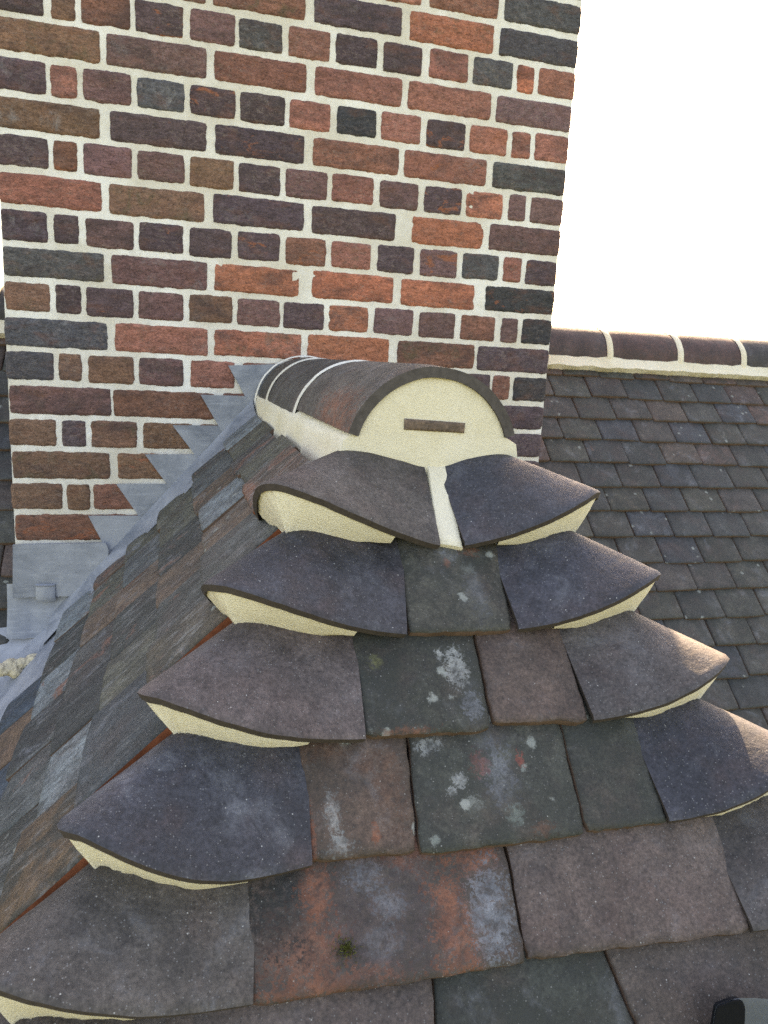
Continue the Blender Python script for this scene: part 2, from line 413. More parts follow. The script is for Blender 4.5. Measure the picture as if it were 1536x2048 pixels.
# the pointing: a rough sheet between the bricks over a solid core
nx, nzv = 190, 320
V = []
zb, zt = -.75, TOP_Z
for j in range(nzv):
    for i in range(nx):
        x = -.384 + (XR - .003 + .384) * i / (nx - 1); z = zb + (zt - zb) * j / (nzv - 1)
        y = YW + .0022 - .0013 * nz(x * 30, z * 30, 5) - .0012 * nz(x * 90, z * 90, 8) + .0006 * nz(x * 200, z * 200, 3)
        V.append((x, y, z))
Fc = grid_faces(nx, nzv)
core, cf = box(-.3845, XR - .0025, YW + .006, YW + .748, -1.6, TOP_Z - .004)
k = len(V); V += core; Fc += [tuple(i + k for i in q) for q in cf]
link('mortar', V, Fc, M_JOINT, stack, angle=50)

# ------------------------------------------------------------------ tiles
def tile_geo(q, t, seed, nx=14, ny=14, camber=.003, rag=.0016, cut=0):
    """q: four corners (x, y) in the tile's own plane: low left, low right, high right, high left; y runs up the slope"""
    us = [0, .012, .035] + [.07 + .86 * i / (nx - 7) for i in range(nx - 6)] + [.965, .988, 1]
    vs = [0, .010, .03] + [.06 + .90 * i / (ny - 5) for i in range(ny - 4)] + [1]
    nx, ny = len(us), len(vs)
    V = []
    for v_ in vs:
        for u in us:
            a = Vector(q[0]).lerp(Vector(q[1]), u); b = Vector(q[3]).lerp(Vector(q[2]), u); p = a.lerp(b, v_)
            W = (Vector(q[1]) - Vector(q[0])).length; L = (Vector(q[3]) - Vector(q[0])).length
            ex, ey = min(u, 1 - u) * W, v_ * L
            x, y = p.x, p.y
            if ex < .02: x += rag * (nz(y * 45, seed, 1) + .8 * nz(y * 150, seed, 2)) * (1 - ex / .02)
            if ey < .02: y += rag * 1.1 * (nz(x * 35, seed, 5) + .9 * nz(x * 130, seed, 6)) * (1 - ey / .02)
            c = max(0, 1 - (ex + ey) / .012); x += (.5 - u) * .0035 * c; y += .0018 * c
            z = -camber * (2 * u - 1) ** 2 * .6 + .0016 * nz(x * 11, y * 11, seed) + .0006 * nz(x * 45, y * 45, seed)
            e = min(ex, ey); z -= .0024 * max(0, 1 - e / .004) ** 1.4 + .0006 * max(0, 1 - e / .01)
            V.append((x, y, z))
    Fc = grid_faces(nx, ny); mt = [0] * len(Fc)
    r = ring(nx, ny); k = len(V); n = len(r)
    for i in r: V.append((V[i][0] + .0006 * nz(i, seed, 0), V[i][1], -t + .001 * nz(V[i][0] * 60, V[i][1] * 60, seed)))
    for a in range(n):
        b = (a + 1) % n; Fc.append((r[b], r[a], k + a, k + b)); mt.append(1)
    Fc.append(tuple(k + a for a in range(n))[::-1]); mt.append(1)
    return V, Fc, mt
def frame(origin, xa, ya):
    xa, ya = Vector(xa).normalized(), Vector(ya).normalized(); za = xa.cross(ya).normalized(); ya = za.cross(xa)
    m = Matrix((xa, ya, za)).transposed().to_4x4(); m.translation = origin
    return m
rt = random.Random(11)
def wear(rust=None, bloom=None, lichen=None, algae=None, speck=None):
    R = lambda v, a, b: v if v is not None else max(0.0, rt.uniform(a, b))
    return dict(rust=R(rust, 0, .45), bloom=R(bloom, -.2, .6), lichen=R(lichen, -.3, .5), algae=R(algae, .1, .8), speck=R(speck, .3, 1))
TONES = [srgb(*c) for c in ((74, 72, 74), (66, 68, 75), (88, 77, 76), (60, 61, 62), (80, 76, 72), (70, 66, 66), (62, 67, 76))]
ROOF, TILT = rad(48.4), rad(42.2)
TR = math.tan(ROOF); C, S = math.cos(TILT), math.sin(TILT)

hip = empty('hip_roof', (.3, .8, -.9), 'small hipped roof of old clay tiles and curved bonnet tiles with cream mortar', 'roof')
bvh_src = []
def remember(o):
    mw = WORLD[o.name]
    bvh_src.append((o.name, [mw @ v.co for v in o.data.vertices], [tuple(p.vertices) for p in o.data.polygons]))

YK = lambda k: .803 - .0712 * k               # front courses: lower edge of course k
ZK = lambda k: -.205 - .0802 * k
P_FRONT = Vector((.297, .735, -.285)); N_FRONT = Vector((0, -TR, 1))
def front_tile(bl, br, tl, tr, color, mats, props, label=None, seed=0, up=.075):
    A, B = on_plane(*bl, P_FRONT, N_FRONT), on_plane(*br, P_FRONT, N_FRONT)
    mid = (A + B) / 2; n = Vector((0, -S, C))
    Tl, Tr = on_plane(*tl, mid, n), on_plane(*tr, mid, n); A, B = on_plane(*bl, mid, n), on_plane(*br, mid, n)
    m = frame(mid, (1, 0, 0), (0, C, S)); mi = m.inverted()
    a, b, c, d = (mi @ p for p in (A, B, Tr, Tl))
    # carry the sides on upwards beneath the next course
    ext = lambda lo, hi: hi + (hi - lo) * (up / max((hi - lo).length, .01))
    c, d = ext(b, c), ext(a, d)
    V, Fc, mt = tile_geo([(a.x, a.y), (b.x, b.y), (c.x, c.y), (d.x, d.y)], .0135, seed, 26, 24, .0025, .0016)
    o = link('roof_tile', V, Fc, mats, hip, mt, angle=50, color=color, props=props, matrix=m)
    if label: o['label'] = label
    remember(o); return o

OR, BLU, WHT, BLK, BRN = (.20, .075, .042), (.165, .175, .195), (.36, .37, .36), (.017, .019, .018), (.105, .055, .036)
def uv(u, v, w=.235, l=.112): return (u - .5) * w, v * l
P = lambda u, v, ru, rv, c, k, s=.35, w=.235: (*uv(u, v, w), ru * w, rv * .112, c, k, s)
M_H4 = clay_tile('stained_clay_tile', [P(.50, .42, .26, .40, (.075, .055, .055), .6, .5), P(.17, .30, .15, .28, OR, .62, .6), P(.10, .62, .12, .30, BLK, .85, .4), P(.25, .72, .06, .26, OR, .85, .4), P(.62, .95, .22, .12, OR, .6, .5),
      P(.90, .86, .10, .20, OR, .95, .3), P(.77, .32, .085, .42, OR, .85, .3), P(.93, .40, .085, .32, BLU, .9, .25), P(.44, .80, .07, .13, BLU, .6, .5), P(.52, .55, .06, .12, BLU, .5, .5),
      P(.25, .07, .26, .08, OR, .6, .4), P(.48, .30, .08, .10, BLU, .35, .6)])
M_H3 = clay_tile('lichened_clay_tile', [P(.56, .60, .10, .24, BLU, .55, .5, .16), P(.28, .56, .04, .06, WHT, .6, .3, .16), P(.22, .48, .03, .04, WHT, .6, .3, .16), P(.12, .90, .07, .07, WHT, .6, .4, .16), P(.72, .70, .025, .07, (.25, .07, .05), .9, .2, .16),
      P(.45, .70, .06, .10, (.2, .06, .045), .5, .5, .16), P(.60, .22, .05, .09, (.16, .19, .165), .6, .5, .16), P(.76, .09, .07, .06, BRN, .8, .4, .16), P(.35, .35, .05, .07, (.2, .21, .19), .6, .5, .16)])
M_H2 = clay_tile('crusted_clay_tile', [P(.84, .62, .09, .18, WHT, .65, .5, .125), P(.72, .76, .03, .07, WHT, .7, .4, .125), P(.93, .22, .08, .12, BLU, .7, .4, .125), P(.15, .72, .05, .06, (.15, .15, .06), .6, .4, .125), P(.30, .02, .2, .05, OR, .6, .4, .125)])
M_H3A = clay_tile('ruddy_clay_tile', [P(.80, .55, .13, .30, BRN, .75, .5, .105), P(.25, .35, .07, .16, WHT, .5, .6, .105), P(.3, .1, .10, .07, WHT, .45, .6, .105), P(.05, .2, .03, .25, OR, .9, .3, .105), P(.58, .75, .10, .10, BRN, .7, .5, .105), P(.62, .16, .03, .07, OR, .8, .3, .105), P(.2, .9, .3, .08, BRN, .7, .4, .105)])
M_H1 = clay_tile('mottled_clay_tile', [P(.55, .92, .10, .10, BLU, .6, .5, .11), P(.78, .93, .10, .06, OR, .6, .4, .11), P(.72, .72, .07, .07, (.16, .17, .15), .6, .4, .11), P(.5, .80, .03, .05, OR, .6, .3, .11), P(.75, .4, .1, .25, BLU, .3, .6, .11)])
TE = lambda m: (m, M_EDGE)
front_tile((820, 1264), (1028, 1258), (799, 1095), (1000, 1110), srgb(74, 72, 68), TE(M_H1), wear(.2, .3, .3, .7, .7), 'olive grey tile alone between the second pair of bonnets', 1)
front_tile((728, 1472), (985, 1458), (706, 1272), (948, 1265), srgb(62, 62, 58), TE(M_H2), wear(.12, .25, .35, .8, .6), 'dark green black tile with a white crusty patch', 2)
front_tile((990, 1443), (1181, 1440), (953, 1262), (1130, 1280), srgb(94, 78, 75), TE(M_TILE), wear(.12, .3, .1, .1, .5), 'smooth brown purple tile beside the crusty dark one', 3)
front_tile((622, 1722), (836, 1702), (597, 1490), (813, 1468), srgb(92, 74, 68), TE(M_H3A), wear(.35, .35, .1, .35, .6), 'ruddy brown tile with orange left edge', 4)
front_tile((843, 1708), (1175, 1668), (817, 1462), (1120, 1440), srgb(68, 69, 66), TE(M_H3), wear(.1, .35, .8, .55, .7), 'wide dark grey tile spotted with pale lichen', 5)
front_tile((1180, 1662), (1341, 1642), (1124, 1442), (1275, 1450), srgb(66, 66, 63), TE(M_TILE), wear(.08, .3, .3, .8, .4), 'dark olive cracked tile against the right bonnet', 6)
front_tile((495, 2015), (1056, 1926), (492, 1770), (1011, 1697), srgb(78, 66, 64), TE(M_H4), wear(.3, .5, 0, .35, .5), 'large tile stained orange, black and pale blue', 7)
front_tile((1059, 1919), (1510, 1862), (1018, 1692), (1434, 1638), srgb(96, 82, 81), TE(M_SMOOTH), wear(0, .3, 0, 0, 1), 'wide smooth purple grey tile with white grains', 8)
front_tile((270, 2320), (884, 2260), (330, 2035), (865, 1955), srgb(88, 76, 76), TE(M_SMOOTH), wear(.15, .3, 0, .1, .9), 'purple grey tile at the lower edge of the picture', 9)
front_tile((888, 2255), (1330, 2190), (869, 1960), (1208, 1895), srgb(58, 60, 58), TE(M_TILE), wear(.15, .5, .4, .8, .5), 'dark green grey tile at the lower edge of the picture', 10)
front_tile((1336, 2188), (1760, 2120), (1213, 1893), (1560, 1840), srgb(88, 76, 74), TE(M_SMOOTH), wear(.05, .2, 0, .1, .9), 'brown purple tile in the lower right corner', 11)
def generic_tile(parent, origin, xa, ya, w, l, color, props, seed, mats=None, n=(14, 12), camber=.003, t=.013, keep=True, skew=0):
    V, Fc, mt = tile_geo([(0, 0), (w, skew), (w, l), (0, l)], t, seed, n[0], n[1], camber, .0016)
    o = link('roof_tile', V, Fc, mats or TE(M_TILE), parent, mt, angle=50, color=color, props=props, matrix=frame(origin, xa, ya))
    return o
for k in range(6, 11):                         # courses below the picture
    x = -.25 - .066 * (k - 6) + rt.uniform(0, .06)
    while x < .80 + .06 * (k - 6):
        wd = rt.choice((.165, .165, .2))
        generic_tile(hip, (x, YK(k), ZK(k)), (1, 0, 0), (0, C, S), wd - .003, .19, rt.choice(TONES), wear(), rt.uniform(0, 300), n=(10, 8)); x += wd

# left slope: courses run back from the bonnets to the stack
XL_HIP = lambda k: .090 - .0627 * k
XL_WALL = lambda k: .069 + (ZK(k) + .2225) / TR
Y_END = 1.785
def left_tile(k, y0, y1, color, props, mats=None, jig=0.0):
    s = lambda y: (y - YK(k)) / (Y_END - YK(k))
    X = lambda y: XL_HIP(k) + (XL_WALL(k) - XL_HIP(k)) * s(y)
    x1, x0 = X(y1), X(y0)
    z = ZK(k)
    top = .19 if k else .085
    if k == 0: top = .10
    lift = jig if isinstance(jig, tuple) else (jig, rt.uniform(-.002, .003)); jig, up = lift
    return generic_tile(hip, (x1 + jig * .7 - up * S, y1, z + jig * .7 + up * C), (x0 - x1, y0 - y1, 0), (C, 0, S), math.hypot(y1 - y0, x1 - x0) - rt.uniform(.003, .006), top, color, props, rt.uniform(0, 300),
                        mats, n=(18, 16), camber=.004, t=.016, skew=rt.uniform(-.004, .004))
LT = [srgb(*c) for c in ((84, 88, 92), (90, 88, 78), (64, 78, 96), (108, 90, 84), (72, 70, 70), (58, 60, 58), (108, 86, 72), (122, 130, 140), (52, 54, 57))]
first = [srgb(96, 76, 66), srgb(74, 76, 76), srgb(84, 74, 62), srgb(62, 68, 76), srgb(98, 76, 56), srgb(92, 80, 80), srgb(80, 70, 70)]
GW = [.150, .140, .128, .112, .115, .13]
for k in range(0, 6):
    y = YK(k) + GW[k]; i = 0
    wd = [.20, .165, .12][k % 3]
    while y < Y_END - .02:
        y1 = min(y + wd, Y_END)
        if Y_END - y1 < .06: y1 = Y_END
        o = left_tile(k, y, y1, first[k] if i == 0 else rt.choice(LT), dict(rust=(.85 if k == 0 and i == 0 else rt.uniform(.1, .75)), bloom=rt.uniform(.2, 1), lichen=rt.choice((0, 0, 0, .1, .3)), algae=rt.uniform(.1, .9), speck=.5),
                      (M_OLD, M_CUT if i == 0 else M_EDGE), rt.uniform(-.007, .007) if i else (0, rt.uniform(.006, .0105)))
        y = y1; wd = rt.choice((.165, .165, .15, .175, .2)); i += 1
for k in range(6, 10):                         # beyond the left edge of the picture
    y = YK(k) + .13; y_stop = (1.47, 1.27, 1.2, 1.15)[k - 6]
    while y < y_stop - .05:
        y1 = min(y + .165, y_stop); left_tile(k, y, y1, rt.choice(LT), wear()); y = y1

# right slope, out of sight from here
XR_HIP = lambda k: .508 + .0530 * k
for k in range(0, 13):
    y = YK(k) + .14; wd = .165 if k % 2 else .1
    while y < 1.80:
        y1 = min(y + wd, 1.83)
        generic_tile(hip, (XR_HIP(k), y, ZK(k)), (0, 1, 0), (-C, 0, S), y1 - y - .003, .19 if k else .10, rt.choice(TONES), wear(), rt.uniform(0, 300), n=(10, 8)); y = y1; wd = .165

# bonnet hip tiles
def bonnet(k, side, color, props, wF, wS, rise=.070, tail=.027, lean=.03, bows=(.0125, .005), off=(0, 0, 0), sharp=3.2, label=None):
    """curved hip tile over course k; side -1 is the left hip, +1 the right hip"""
    hx = XL_HIP(k) if side < 0 else XR_HIP(k)
    H = Vector((hx, YK(k), ZK(k))) + Vector(off); sx = 1 if side < 0 else -1
    L = .158; nu, nv = 61, 24
    def S0(u, s):
        h = H + Vector((sx * C * s, C * s, S * s))
        a = Vector((max(wF - C * s + lean * s, .012) * sx, 0, 0)); b = Vector((0, max(wS - C * s, .012), 0))
        # rounded corner between the two wings
        t = (u + 1) / 2
        t = t * t * (3 - 2 * t) * .35 + t * .65
        P0, P1, P2 = h + b, h, h + a; W = sharp
        den = (1 - t) ** 2 + 2 * W * t * (1 - t) + t * t
        p = (P0 * (1 - t) ** 2 + P1 * 2 * W * t * (1 - t) + P2 * t * t) / den
        d = (p - h); arc = d.dot(a.normalized()) / a.length if t > .5 else d.dot(b.normalized()) / b.length
        e0 = 1 / (2 + 2 * W); e = min(1, max(0, (arc - e0) / (1 - e0)))
        r = rise + (tail - rise) * min(1, s / .118) - max(0, s - .118) * .5
        r = max(r, .004)
        bump = (1 - e ** 1.7) ** 1.3
        bow = (bows[0] if t > .5 else bows[1]) * max(0, 1 - s / .15) * math.sin(math.pi * min(1, e)) ** 1.2
        p = p - Vector((sx * C, 0, S) if t < .5 else (0, C, S)) * bow
        up = Vector((-sx * .22, -.22, .95))
        return p + up * (r * bump) - up * (.072 * s)
    sd = rt.uniform(0, 300); V = []
    svals = [0, .0012, .004] + [.008 + (L - .008) * j / (nv - 4) for j in range(nv - 3)]
    for j, s in enumerate(svals):
        for i in range(nu):
            u = 2 * i / (nu - 1) - 1
            p = S0(u, s)
            p += Vector((0, 0, 1)) * (.0011 * nz(p.x * 14, p.y * 14, sd) + .0004 * nz(p.x * 60, p.y * 60, sd))
            if s < .006: p += Vector((sx * .5, .5, 0)) * (.0016 * nz(p.x * 60, p.y * 60, sd + 5))
            if s < .0035: p.z -= .0022 * (1 - s / .0035)
            V.append(p)
    # inner skin
    N = []
    for j in range(nv):
        for i in range(nu):
            a = V[j * nu + min(i + 1, nu - 1)] - V[j * nu + max(i - 1, 0)]; b = V[min(j + 1, nv - 1) * nu + i] - V[max(j - 1, 0) * nu + i]
            n = a.cross(b).normalized(); N.append(n if n.z > 0 else -n)
    T = .0082
    k2 = len(V)
    inner = [V[i] - N[min(i + 3 * nu, len(N) - 1) if i < 3 * nu else i] * T for i in range(k2)]
    fl = side < 0
    Fc = grid_faces(nu, nv, 0, not fl) ; mt = [0] * len(Fc)
    f2 = grid_faces(nu, nv, k2, fl); Fc += f2; mt += [1] * len(f2)
    r = ring(nu, nv)
    for a in range(len(r)):
        b = (a + 1) % len(r); q = (r[a], r[b], k2 + r[b], k2 + r[a])
        Fc.append(q if fl else q[::-1]); mt.append(1)
    cen = H.copy(); m = Matrix.Translation(cen)
    o = link('bonnet_tile', [tuple(p - cen) for p in V + inner], Fc, (M_SMOOTH, M_DARK_EDGE), hip, mt, angle=55, color=color, props=props, matrix=m)
    bm = bmesh.new(); bm.from_mesh(o.data); bmesh.ops.recalc_face_normals(bm, faces=bm.faces); bm.to_mesh(o.data); bm.free()
    if label: o['label'] = label
    remember(o)
    lower = [(V[i] - N[3 * nu + i] * T * .75, N[3 * nu + i].copy()) for i in range(nu)]
    return o, lower, sx
def sm(**k): return dict(dict(rust=0, bloom=.35, lichen=0, algae=.05, speck=1), **k)
BON = []
LB = [srgb(88, 80, 80), srgb(64, 63, 73), srgb(94, 83, 86), srgb(63, 63, 74), srgb(90, 83, 83), srgb(84, 76, 78), srgb(74, 70, 76)]
RB_ = [srgb(70, 70, 82), srgb(66, 66, 79), srgb(84, 78, 82), srgb(58, 58, 70), srgb(78, 72, 75), srgb(74, 70, 76), srgb(82, 74, 76)]
WL = [.200, .206, .210, .210, .209, .245, .245]; WR = [.188, .196, .186, .183, .180, .18, .18]
ordn = ['top', 'second', 'third', 'fourth', 'fifth', 'sixth', 'seventh']
for k in range(7):
    BON.append((k, bonnet(k, -1, LB[k], off=(Vector((C, C, S)) * .009 if k == 4 else (0, 0, 0)), props=sm(bloom=[.2, .45, .35, .75, .55, .3, .3][k]), wF=WL[k], wS=GW[min(k, 5)] + .010, rise=[.074, .062, .058, .056, .056, .056, .056][k], lean=[.03, .12, .03, .03, .06, .03, .03][k], tail=[.024, .024, .022, .018, .014, .014, .014][k], bows=([.010, .011, .015, .024, .012, .016, .016][k], .004), label=ordn[k] + ' bonnet tile down the left hip')))
    BON.append((k, bonnet(k, 1, RB_[k], sm(bloom=[.45, .4, .35, .4, .3, .3, .3][k]), WR[k], .155, rise=(.066, .060, .058, .058, .058, .058, .058)[k], sharp=2.3, tail=(.024, .022, .018, .012, .008, .01, .01)[k], bows=(.0125, .006), label=ordn[k] + ' bonnet tile down the right hip')))
def bed(k, item):
    """mortar packed between a bonnet's lower edge and whatever lies below it"""
    o, lower, sx = item
    bv, bf = [], []
    for nm, vs, fs in bvh_src:
        if nm == o.name: continue
        off = len(bv); bv += vs; bf += [tuple(i + off for i in q) for q in fs]
    BVH = BVHTree.FromPolygons(bv, bf)
    sn = [sum((lower[q][1] for q in range(max(0, i - 15), min(len(lower), i + 16))), Vector()).normalized() for i in range(len(lower))]
    inward = Vector((sx * .6, .6, .52)).normalized()
    n = len(lower); top, bot = [], []
    sd = rt.uniform(0, 99)
    for i, (p, nn) in enumerate(lower):
        c = p + inward * (.0025 + .0016 * nz(i * .35, sd, 1) + .0010 * nz(i * 1.1, sd, 2))
        d = (-sn[i] + inward * .17).normalized()
        hit = BVH.ray_cast(c, d, .09)
        L = hit[3] if hit[0] is not None else (bot[-1][1] if bot else .03)
        L = min(L, .06)
        bot.append((c, L, d)); top.append(c)
    md = lambda i: sorted(b[1] for b in bot[max(0, i - 4):i + 5])
    Ls = [md(i)[len(md(i)) // 2] for i in range(n)]
    Ls = [L * min(1, max(.0, (1 - abs(2 * i / (n - 1) - 1)) / .10)) for i, L in enumerate(Ls)]
    for _ in range(3): Ls = [sum(Ls[max(0, i - 2):i + 3]) / len(Ls[max(0, i - 2):i + 3]) for i in range(n)]
    keep = [i for i in range(n) if 4 <= i <= n - 5]
    bot = [bot[i] for i in keep]; Ls = [Ls[i] for i in keep]; n = len(keep)
    rows = 7; V = []
    for j in range(rows):
        f_ = j / (rows - 1)
        for i, (c, _, d) in enumerate(bot):
            L = Ls[i] + .0042 - .012 * max(0, 1 - min(i, n - 1 - i) / 5) + .0030 * nz(i * .5, sd, 9) + .0020 * nz(i * 1.7, sd, 4)
            p = c + d * (L * f_) - inward * (.0012 * math.sin(math.pi * f_)) - inward * (.0010 * nz(i * .6, j * .9, sd) + .0022 * max(0, f_ - .8) * 5 * max(0, nz(i * .9, sd, 6)))
            V.append(p)
    for j in (0, rows - 1):
        for i in range(n): V.append(V[j * n + i] + inward * .024 - bot[i][2] * -.010)
    Fc = grid_faces(n, rows)
    a0, b0 = rows * n, rows * n + n
    for i in range(n - 1):
        Fc.append((i + 1, i, a0 + i, a0 + i + 1)); q = (rows - 1) * n
        Fc.append((q + i, q + i + 1, b0 + i + 1, b0 + i)); Fc.append((a0 + i + 1, a0 + i, b0 + i, b0 + i + 1))
    cen = WORLD[o.name].translation
    me_o = link('mortar_bed', [tuple(p - cen) for p in V], Fc, M_BED, o, angle=45, matrix=Matrix.Translation(cen))
    bm = bmesh.new(); bm.from_mesh(me_o.data); bmesh.ops.recalc_face_normals(bm, faces=bm.faces); bm.to_mesh(me_o.data); bm.free()
for k, it in BON: bed(k, it)

# ridge of the little roof, its end plug and the joint between the top bonnets
RC = lambda y: Vector((.306 - .02 * (y - .9), y, -.118))
def half_tube(y0, y1, r, t, color, props, mats, flare=0.0, a0=-8, a1=188):
    n, m = 41, 9; V = []; sd = rt.uniform(0, 99)
    for shell in (0, 1):
        for j in range(m):
            y = y0 + (y1 - y0) * (j / (m - 1)); c = RC(y)
            for i in range(n):
                a = rad(a0 + (a1 - a0) * i / (n - 1)); rr = r - (t if shell else 0) + .0012 * nz(math.cos(a) * 3, y * 9, sd)
                if not shell and j in (0, m - 1): rr -= .0025
                yy = y + (.0018 * nz(a * 4, sd, j) if j in (0, m - 1) else 0)
                V.append((c.x + rr * math.cos(a), yy, c.z + rr * math.sin(a)))
    Fc = grid_faces(n, m, 0, True); mt = [0] * len(Fc); f2 = grid_faces(n, m, n * m); Fc += f2; mt += [1] * len(f2)
    r_ = ring(n, m)
    for a in range(len(r_)):
        b = (a + 1) % len(r_); Fc.append((r_[a], r_[b], n * m + r_[b], n * m + r_[a])[::-1]); mt.append(1)
    cen = RC(y0); o = link('ridge_tile', [(v[0] - cen.x, v[1] - cen.y, v[2] - cen.z) for v in V], Fc, mats, hip, mt, angle=50, color=color, props=props, matrix=Matrix.Translation(cen))
    bm = bmesh.new(); bm.from_mesh(o.data); bmesh.ops.recalc_face_normals(bm, faces=bm.faces); bm.to_mesh(o.data); bm.free()
    return o
M_R1 = clay_tile('ridge_clay', [(-.112, .10, .022, .10, OR, .85, .5)])
half_tube(.898, 1.293, .118, .016, srgb(98, 90, 88), wear(.1, .6, 0, .1, .5), (M_R1, plain('ridge_edge', (.085, .074, .068, 1), .9, .2, .6, 120)), a0=17, a1=165)
half_tube(1.299, 1.676, .118, .016, srgb(88, 84, 84), wear(.2, .6, 0, .2, .5), (M_TILE, M_DARK_EDGE))
half_tube(1.684, 1.846, .118, .016, srgb(84, 80, 78), wear(.3, .5, 0, .3, .5), (M_TILE, M_DARK_EDGE))
# mortar inside and beneath: cross-section swept along the ridge, slightly lumpy
n = 49; ys = [.903, .906, .93] + [.96 + .90 * i / 26 for i in range(27)]; V = []
for j, y in enumerate(ys):
    c = RC(y)
    for i in range(n):
        a = i / (n - 1)
        if a < .2:   f_ = a / .2; x, z = .1215 + .010 * (1 - f_) - .006 * f_ ** 3, -.085 + .113 * f_
        elif a > .8: f_ = (1 - a) / .2; x, z = -.1215 - .010 * (1 - f_) + .006 * f_ ** 3, -.085 + .113 * f_
        else:        th = rad(15) + rad(150) * (a - .2) / .6; x, z = .1060 * math.cos(th), .1060 * math.sin(th) - .001
        if j == 0: x *= .992; z = z * .992
        x += .0022 * nz(y * 14, i * .4, 3); z += .0018 * nz(y * 14, i * .4, 8)
        V.append((c.x + x, y, c.z + z))
Fc = grid_faces(n, len(ys)); k = len(V)
# end face with its own relief
cx = RC(.9)
rings = 14
for q in range(1, rings):
    f_ = 1 - q / rings
    for i in range(n):
        p = V[i]; x = cx.x + (p[0] - cx.x) * f_; z = cx.z - .02 + (p[2] - cx.z + .02) * f_
        V.append((x, .903 - .0045 * (1 - f_ ** 2) + .0016 * nz(x * 40, z * 40, 2) + .0007 * nz(x * 120, z * 120, 2), z))
base = lambda q: 0 if q == 0 else k + (q - 1) * n
for q in range(rings - 1):
    for i in range(n - 1):
        Fc.append((base(q) + i + 1, base(q) + i, base(q + 1) + i, base(q + 1) + i + 1))
    Fc.append((base(q), base(q) + n - 1, base(q + 1) + n - 1, base(q + 1)))
V.append((cx.x, .899, cx.z - .02))
for i in range(n): Fc.append((base(rings - 1) + (i + 1) % n, base(rings - 1) + i, len(V) - 1))
ridge_mortar = link('ridge_mortar', V, Fc, M_BED, hip, angle=60)
bm = bmesh.new(); bm.from_mesh(ridge_mortar.data); bmesh.ops.recalc_face_normals(bm, faces=bm.faces); bm.to_mesh(ridge_mortar.data); bm.free()
for y in (1.296, 1.680, 1.848):                # pale joints between the ridge tiles
    V = []; m = 33
    for (yy, r) in ((y - .005, .1165), (y - .003, .1195), (y + .003, .1195), (y + .005, .1165)):
        c = RC(yy)
        for i in range(m):
            a = rad(-6 + 192 * i / (m - 1)); rr = r + .0008 * nz(a * 6, yy * 50, 1)
            if y > 1.8: rr += .004
            V.append((c.x + rr * math.cos(a), yy + .001 * nz(a * 9, yy, 5), c.z + rr * math.sin(a)))
    link('mortar_joint', V, grid_faces(m, 4, 0, True), M_JOINT, hip, angle=60)
def slab(pts, n, t, name, mat, parent, seed=0, sub=10, amp=.001, color=None, props=None, drop=.002):
    """a plate with four corners, thickness t under its face, softly uneven"""
    a, b, c, d = (Vector(p) for p in pts); n = Vector(n).normalized(); V = []
    for j in range(sub):
        for i in range(sub):
            u, v_ = i / (sub - 1), j / (sub - 1); p = a.lerp(b, u).lerp(d.lerp(c, u), v_)
            e = i in (0, sub - 1) or j in (0, sub - 1)
            V.append(p + n * (amp * nz(p.x * 60, p.y * 60 + p.z * 33, seed) - (drop if e else 0)))
    Fc = grid_faces(sub, sub); r = ring(sub, sub); k = len(V)
    V += [V[i] - n * t for i in r]
    for q in range(len(r)):
        w_ = (q + 1) % len(r); Fc.append((r[w_], r[q], k + q, k + w_))
    Fc.append(tuple(k + q for q in range(len(r)))[::-1])
    cen = (a + c) / 2
    return link(name, [tuple(p - cen) for p in V], Fc, mat, parent, angle=50, color=color, props=props, matrix=Matrix.Translation(cen))
nT = Vector((0, -S, C))
fp = lambda px, py, lift=-.004: on_plane(px, py, P_FRONT + Vector((0, .071, .0802)) , nT) + nT * lift
slab([fp(877, 1080), fp(929, 1090), fp(892, 922), fp(856, 922)], nT, .03, 'mortar_joint', M_BED, hip, 4, 20, .0014)
slip = slab([(.2655, .8965, -.0815), (.3455, .8955, -.0835), (.3455, .8955, -.0705), (.2655, .8965, -.0675)], (0, -1, .05), .03, 'tile_slip', M_SMOOTH, ridge_mortar, 9, 8, .0006, srgb(124, 102, 92), wear(.1, .1, 0, .1, .6))
slip['label'] = 'thin strip of dark tile bedded in the mortar of the ridge end'
# boarding beneath the tiles
V = [(.305, .99, -.045), (.29, 1.85, -.045), (-.745, -.06, -1.225), (1.06, -.06, -1.225), (-.745, 1.85, -1.225), (1.06, 1.85, -1.225), (-.745, -.06, -1.3), (1.06, -.06, -1.3)]
link('roof_deck', [(x, y, z - .0) for x, y, z in V], [(0, 2, 3), (0, 1, 4, 2), (0, 3, 5, 1), (2, 6, 7, 3)], M_DECK, hip, smooth=False)

# ------------------------------------------------------------------ main roof behind
MY = 2.45                                       # where its tile surface crosses camera height
main = empty('main_roof', (1.2, 2.0, -.6), 'long main roof of weathered dark clay tiles rising to a ridge behind the chimney', 'roof')
G_Z, G_Y = .0695, .0617                        # rise and run of one course (gauge 93 mm)
MT = [srgb(*c) for c in ((76, 74, 73), (70, 71, 74), (80, 74, 74), (66, 66, 66), (72, 70, 68), (68, 70, 78), (74, 72, 68), (78, 77, 74))]
top_y, top_z = MY + .055, .062
protos = []
for i in range(9):
    V, Fc, mt = tile_geo([(0, 0), (.1435, rt.uniform(-.003, .003)), (.1435, .165), (0, .165)], .0125, i * 17.3, 9, 8, .0035, .0014)
    me = bpy.data.meshes.new('roof_tile'); me.from_pydata(V, [], Fc); me.materials.append(M_TILE); me.materials.append(M_EDGE)
    me.polygons.foreach_set('material_index', mt); me.polygons.foreach_set('use_smooth', [True] * len(Fc)); me.set_sharp_from_angle(angle=rad(50)); protos.append(me)
rm = random.Random(21)
spare = []
TL0X, TL0Z = .069, -.2225
